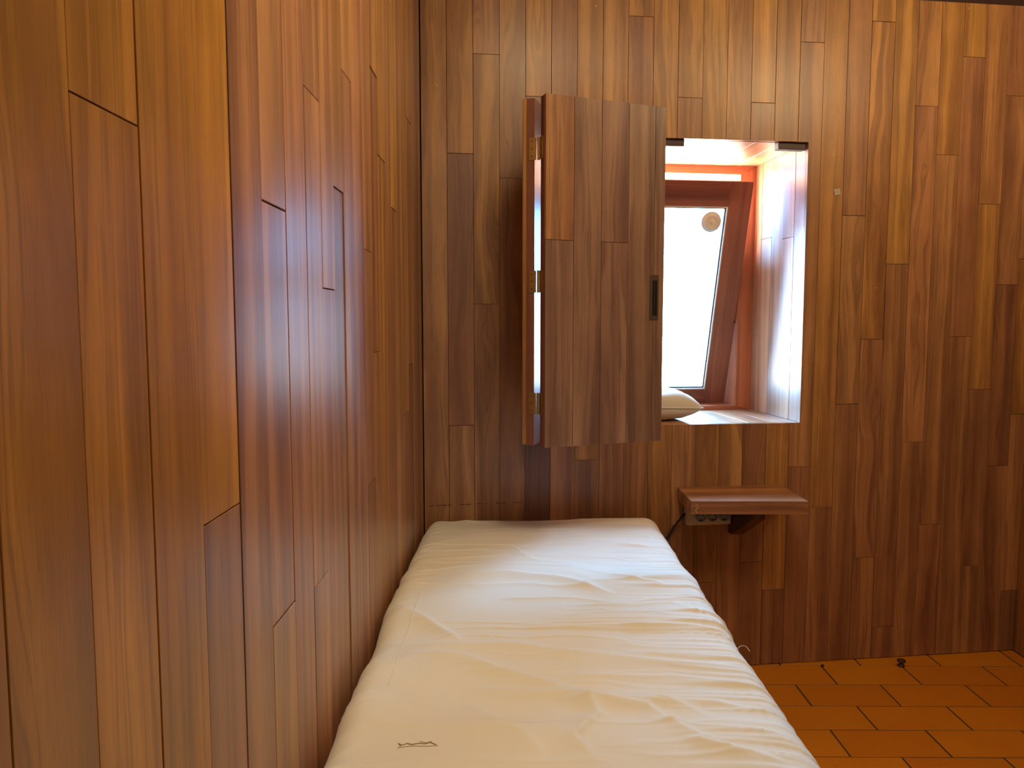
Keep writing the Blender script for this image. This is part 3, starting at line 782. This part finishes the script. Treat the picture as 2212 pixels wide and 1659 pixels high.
bedbox('side_rail', BX1-0.045, BX1-0.02, BY0+0.02, BY1-0.02, 0.30, 0.44, cb)
bedbox('end_rail', BX0+0.046, BX1-0.046, BY0+0.02, BY0+0.045, 0.30, 0.44, cb, 'x')
bedbox('end_rail', BX0+0.046, BX1-0.046, BY1-0.045, BY1-0.02, 0.30, 0.44, cb, 'x')
bedbox('platform', BX0+0.02, BX1-0.02, BY0+0.02, BY1-0.02, 0.4405, 0.462, cb)
for x_ in (BX0+0.046, BX1-0.105):
    for y_ in (BY0+0.046, BY1-0.105): bedbox('leg', x_, x_+0.059, y_, y_+0.059, 0.0, 0.44, cb, 'z')

# ------------------------------------------------------------------ mattress
MX0, MX1, MY0, MY1 = -0.320, 0.484, 0.62, 2.590
MZ0, MZ1 = 0.4625, 0.614
def fnoise(x, y, seed):
    """smooth value noise on numpy arrays"""
    xi = np.floor(x).astype(int); yi = np.floor(y).astype(int); xf = x-xi; yf = y-yi
    ux = xf*xf*xf*(xf*(xf*6-15)+10); uy = yf*yf*yf*(yf*(yf*6-15)+10)
    def hsh(a, b):
        h_ = (a*374761393 + b*668265263 + seed*1442695041) & 0xffffffff
        h_ = ((h_ ^ (h_ >> 13))*1274126177) & 0xffffffff
        return ((h_ ^ (h_ >> 16)) & 0xffff)/65535.0*2-1
    a = hsh(xi, yi); b = hsh(xi+1, yi); c = hsh(xi, yi+1); d_ = hsh(xi+1, yi+1)
    return (a*(1-ux)+b*ux)*(1-uy) + (c*(1-ux)+d_*ux)*uy
FOLDS = [
 ([(-0.195, 1.932), (-0.037, 1.966), (0.098, 1.934), (0.246, 1.849)], 5.0, 0.020), ([(-0.045, 1.799), (0.138, 1.807), (0.249, 1.786)], 2.0, 0.008),
 ([(-0.286, 1.736), (-0.198, 1.64), (-0.118, 1.542)], 4.0, 0.018), ([(-0.314, 1.54), (-0.155, 1.519), (-0.019, 1.524), (0.125, 1.499), (0.351, 1.448), (0.479, 1.445)], 4.0, 0.022),
 ([(-0.256, 1.485), (-0.112, 1.464), (0.009, 1.405), (0.112, 1.341), (0.238, 1.324), (0.351, 1.244)], 4.5, 0.022), ([(-0.129, 1.348), (0.094, 1.332), (0.23, 1.282), (0.3, 1.165), (0.376, 1.101)], 4.0, 0.02),
 ([(0.067, 1.306), (0.177, 1.315), (0.273, 1.291)], 2.5, 0.014), ([(0.23, 1.644), (0.394, 1.632), (0.484, 1.588)], 2.4, 0.010), ([(0.222, 1.511), (0.363, 1.501), (0.486, 1.453)], 2.4, 0.010),
 ([(0.072, 1.405), (0.296, 1.403), (0.483, 1.349)], 3.0, 0.012), ([(0.194, 1.315), (0.357, 1.297), (0.479, 1.245)], 2.6, 0.010), ([(0.222, 1.235), (0.371, 1.204), (0.466, 1.159)], 2.6, 0.011),
 ([(0.262, 1.164), (0.414, 1.108)], 2.4, 0.011), ([(-0.099, 1.296), (-0.031, 1.218), (0.043, 1.111)], 3.2, 0.020), ([(0.121, 1.35), (0.145, 1.25), (0.094, 1.163), (0.12, 1.093)], 4.0, 0.016),
 ([(-0.043, 2.295), (0.014, 2.154), (0.066, 2.069)], 2.0, 0.009), ([(-0.028, 2.26), (0.258, 2.273), (0.449, 2.226)], 2.0, 0.007), ([(0.096, 2.154), (0.402, 2.126)], 2.0, 0.007),
 ([(0.237, 1.972), (0.328, 1.918), (0.383, 1.895)], 2.6, 0.009), ([(0.134, 1.755), (0.371, 1.772), (0.428, 1.686)], 3.4, 0.012), ([(-0.02, 1.628), (0.293, 1.644)], 1.6, 0.008)]
def seg_dist(x, y, P):
    best = np.full(x.shape, 9.0); sgn = np.zeros(x.shape); end = np.zeros(x.shape)
    tot = sum(math.dist(P[i], P[i+1]) for i in range(len(P)-1)); acc = 0
    for i in range(len(P)-1):
        ax, ay = P[i]; bx, by = P[i+1]; dx, dy = bx-ax, by-ay; L2 = dx*dx+dy*dy; L_ = math.sqrt(L2)
        t_ = np.clip(((x-ax)*dx+(y-ay)*dy)/L2, 0, 1)
        d_ = np.hypot(x-ax-t_*dx, y-ay-t_*dy); cr = (dx*(y-ay)-dy*(x-ax))
        m_ = d_ < best
        best = np.where(m_, d_, best); sgn = np.where(m_, np.sign(cr), sgn); end = np.where(m_, (acc+t_*L_)/tot, end); acc += L_
    return best, sgn, end
def wrinkle(x, y):
    """height in metres of the loose cover over the mattress top"""
    z = np.zeros(x.shape)
    wx = fnoise(x*3.1, y*4.0, 1)*0.05 + fnoise(x*8, y*9, 2)*0.012
    n1 = fnoise(x*2.4+3, (y+wx)*17, 3); z += (np.clip(1-np.abs(n1)*2.6, 0, 1)**2)*0.0024*(0.5+0.5*fnoise(x*4, y*5, 4))
    n2 = fnoise(x*4.2+9, (y+wx*1.3+0.05*x)*36, 5); z += (np.clip(1-np.abs(n2)*2.4, 0, 1)**2)*0.0010*np.clip(0.3+0.9*fnoise(x*5, y*7, 6), 0, 1)
    z += fnoise(x*3+1, (y+wx)*7, 7)*0.0042 + fnoise(x*7, y*12, 8)*0.0008
    # fan of pulled cloth at both long edges
    er = np.clip((x-0.22)/0.26, 0, 1); el = np.clip((-0.20-x)/0.12, 0, 1)
    n3 = fnoise(x*2.5, (y+wx*0.6+0.10*x)*48, 9); z += er*(np.clip(1-np.abs(n3)*2.2, 0, 1)**2)*0.0020
    n4 = fnoise(x*5, (y-0.5*x)*40, 10); z += el*(np.clip(1-np.abs(n4)*2.0, 0, 1)**2)*0.0018
    for P, a, w in FOLDS:
        xw = x+fnoise(x*14, y*14, 21)*0.006; yw = y+fnoise(x*9+4, y*9, 22)*0.008
        d_, s_, e_ = seg_dist(xw, yw, P)
        fade = np.clip(np.minimum(e_, 1-e_)*6, 0, 1)
        # steep towards the window, long slope towards the foot
        ww = np.where(s_ > 0, w*0.55, w*1.6)
        z += a*0.001*fade*np.exp(-np.abs(d_/ww)**1.35)
    return z*2.2
def mattress():
    r = 0.052
    def spread(a, b, n):
        e = [0.0, 0.004, 0.010, 0.017, 0.025, 0.034, 0.043, 0.052]
        mid = list(np.linspace(a+r, b-r, n)); return [a+t_ for t_ in e[:-1]] + mid + [b-t_ for t_ in e[:-1]][::-1]
    X = spread(MX0, MX1, 200); Y = spread(MY0, MY1, 470)
    Y = [y_ for y_ in Y]
    Z = [MZ0, MZ0+0.006, MZ0+0.02, MZ0+0.04, MZ0+0.06, MZ0+0.08, MZ1-0.052, MZ1-0.043, MZ1-0.034, MZ1-0.025, MZ1-0.017, MZ1-0.010, MZ1-0.004, MZ1]
    nx, ny, nz = len(X), len(Y), len(Z)
    pts = []; faces = []; idx = {}
    def vid(i, j, k_):
        key = (i*ny+j)*nz+k_
        v = idx.get(key)
        if v is None: v = idx[key] = len(pts); pts.append((X[i], Y[j], Z[k_]))
        return v
    for i in range(nx-1):
        for j in range(ny-1):
            faces.append((vid(i, j, nz-1), vid(i+1, j, nz-1), vid(i+1, j+1, nz-1), vid(i, j+1, nz-1)))
    for k_ in range(nz-1):
        for i in range(nx-1):
            faces.append((vid(i, 0, k_), vid(i+1, 0, k_), vid(i+1, 0, k_+1), vid(i, 0, k_+1)))
            faces.append((vid(i, ny-1, k_), vid(i, ny-1, k_+1), vid(i+1, ny-1, k_+1), vid(i+1, ny-1, k_)))
        for j in range(ny-1):
            faces.append((vid(0, j, k_), vid(0, j, k_+1), vid(0, j+1, k_+1), vid(0, j+1, k_)))
            faces.append((vid(nx-1, j, k_), vid(nx-1, j+1, k_), vid(nx-1, j+1, k_+1), vid(nx-1, j, k_+1)))
    P = np.array(pts); lo = np.array([MX0+r, MY0+r, MZ0-9]); hi = np.array([MX1-r, MY1-r, MZ1-r])
    C_ = np.clip(P, lo, hi); D = P-C_; L_ = np.linalg.norm(D, axis=1); L_[L_ < 1e-9] = 1
    m_ = np.linalg.norm(D, axis=1) > 1e-9
    # superellipse-like rounding
    Pn = P.copy(); Pn[m_] = C_[m_] + D[m_]/L_[m_, None]*np.minimum(r, np.max(np.abs(D[m_]), axis=1)*1.0)[:, None]
    x, y, z = Pn[:, 0], Pn[:, 1], Pn[:, 2]
    top = np.clip((z-(MZ1-0.06))/0.06, 0, 1)
    h_ = wrinkle(x, y)
    nrm = np.zeros_like(P); nrm[m_] = D[m_]/L_[m_, None]; nrm[~m_] = (0, 0, 1)
    Pn += nrm*(h_*top)[:, None]
    # the long sides bulge and sag a little
    side = (1-top)*(fnoise(y*5+x*3, z*14, 31)*0.003)
    Pn[:, 0] += side*np.sign(x-0.08)
    bulge = fnoise(y*3.3, x*0+1.0, 33)*0.005 + fnoise(y*11, x*0+5.0, 34)*0.002
    Pn[:, 0] += np.clip((np.abs(x-0.082)-0.30)/0.1, 0, 1)*np.sign(x-0.082)*bulge*top
    # gentle crown, lower towards the right rear corner
    Pn[:, 2] += top*(-0.006*np.clip((x-0.1)/0.4, 0, 1)*np.clip((y-2.0)/0.5, 0, 1) - 0.004*np.exp(-((x-0.08)**2/0.05+(y-1.5)**2/0.2)))
    Pn[:, 0] = np.maximum(Pn[:, 0], XL+0.0035)
    me = bpy.data.meshes.new('mattress'); me.from_pydata(Pn.tolist(), [], faces); me.update()
    me.materials.append(COTTON); me.polygons.foreach_set('use_smooth', [True]*len(me.polygons))
    return me
mo = link('mattress', mattress())
tag(mo, 'single mattress in a creased cream cotton cover along the left wall', 'mattress')
def top_z(x, y): return MZ1 + float(wrinkle(np.array([x]), np.array([y]))[0]) - 0.004*math.exp(-((x-0.08)**2/0.05+(y-1.5)**2/0.2))
# worn dark stitching near the foot end, a loose thread at the right edge, a seam along the left
def on_top(pl_, dz): return [(x, y, top_z(x, y)+dz) for (x, y) in pl_]
st1 = [(-0.193, 1.163), (-0.188, 1.158), (-0.180, 1.162), (-0.172, 1.158), (-0.160, 1.160), (-0.150, 1.157), (-0.142, 1.160), (-0.132, 1.152)]
o = link('stitching', bm_done(tube(on_top(st1, 0.0004), 0.0011, 5), 'stitching', STAIN), mo, Matrix.Identity(4)); o['label'] = 'short line of worn dark brown stitching'
for q in ([(-0.194, 1.152), (-0.170, 1.154), (-0.150, 1.150), (-0.128, 1.149)], [(-0.195, 1.165), (-0.190, 1.156), (-0.193, 1.150)], [(-0.160, 1.166), (-0.150, 1.160), (-0.140, 1.163)]):
    link('stitching', bm_done(tube(on_top(q, 0.0003), 0.0006, 5), 'stitching', STAIN), mo, Matrix.Identity(4))
sm = [(-0.243+0.0015*math.sin(i*0.5), 1.35+i*0.02) for i in range(24)]
link('seam', bm_done(tube(on_top(sm, 0.0002), 0.0008, 5), 'seam', COTTON, True), mo, Matrix.Identity(4))
th = smooth_path([(0.462, 1.545, 0.596), (0.472, 1.550, 0.603), (0.484, 1.552, 0.603), (0.492, 1.545, 0.594)])
link('loose_thread', bm_done(tube(th, 0.0006, 5), 'loose_thread', COTTON, True), mo, Matrix.Identity(4))
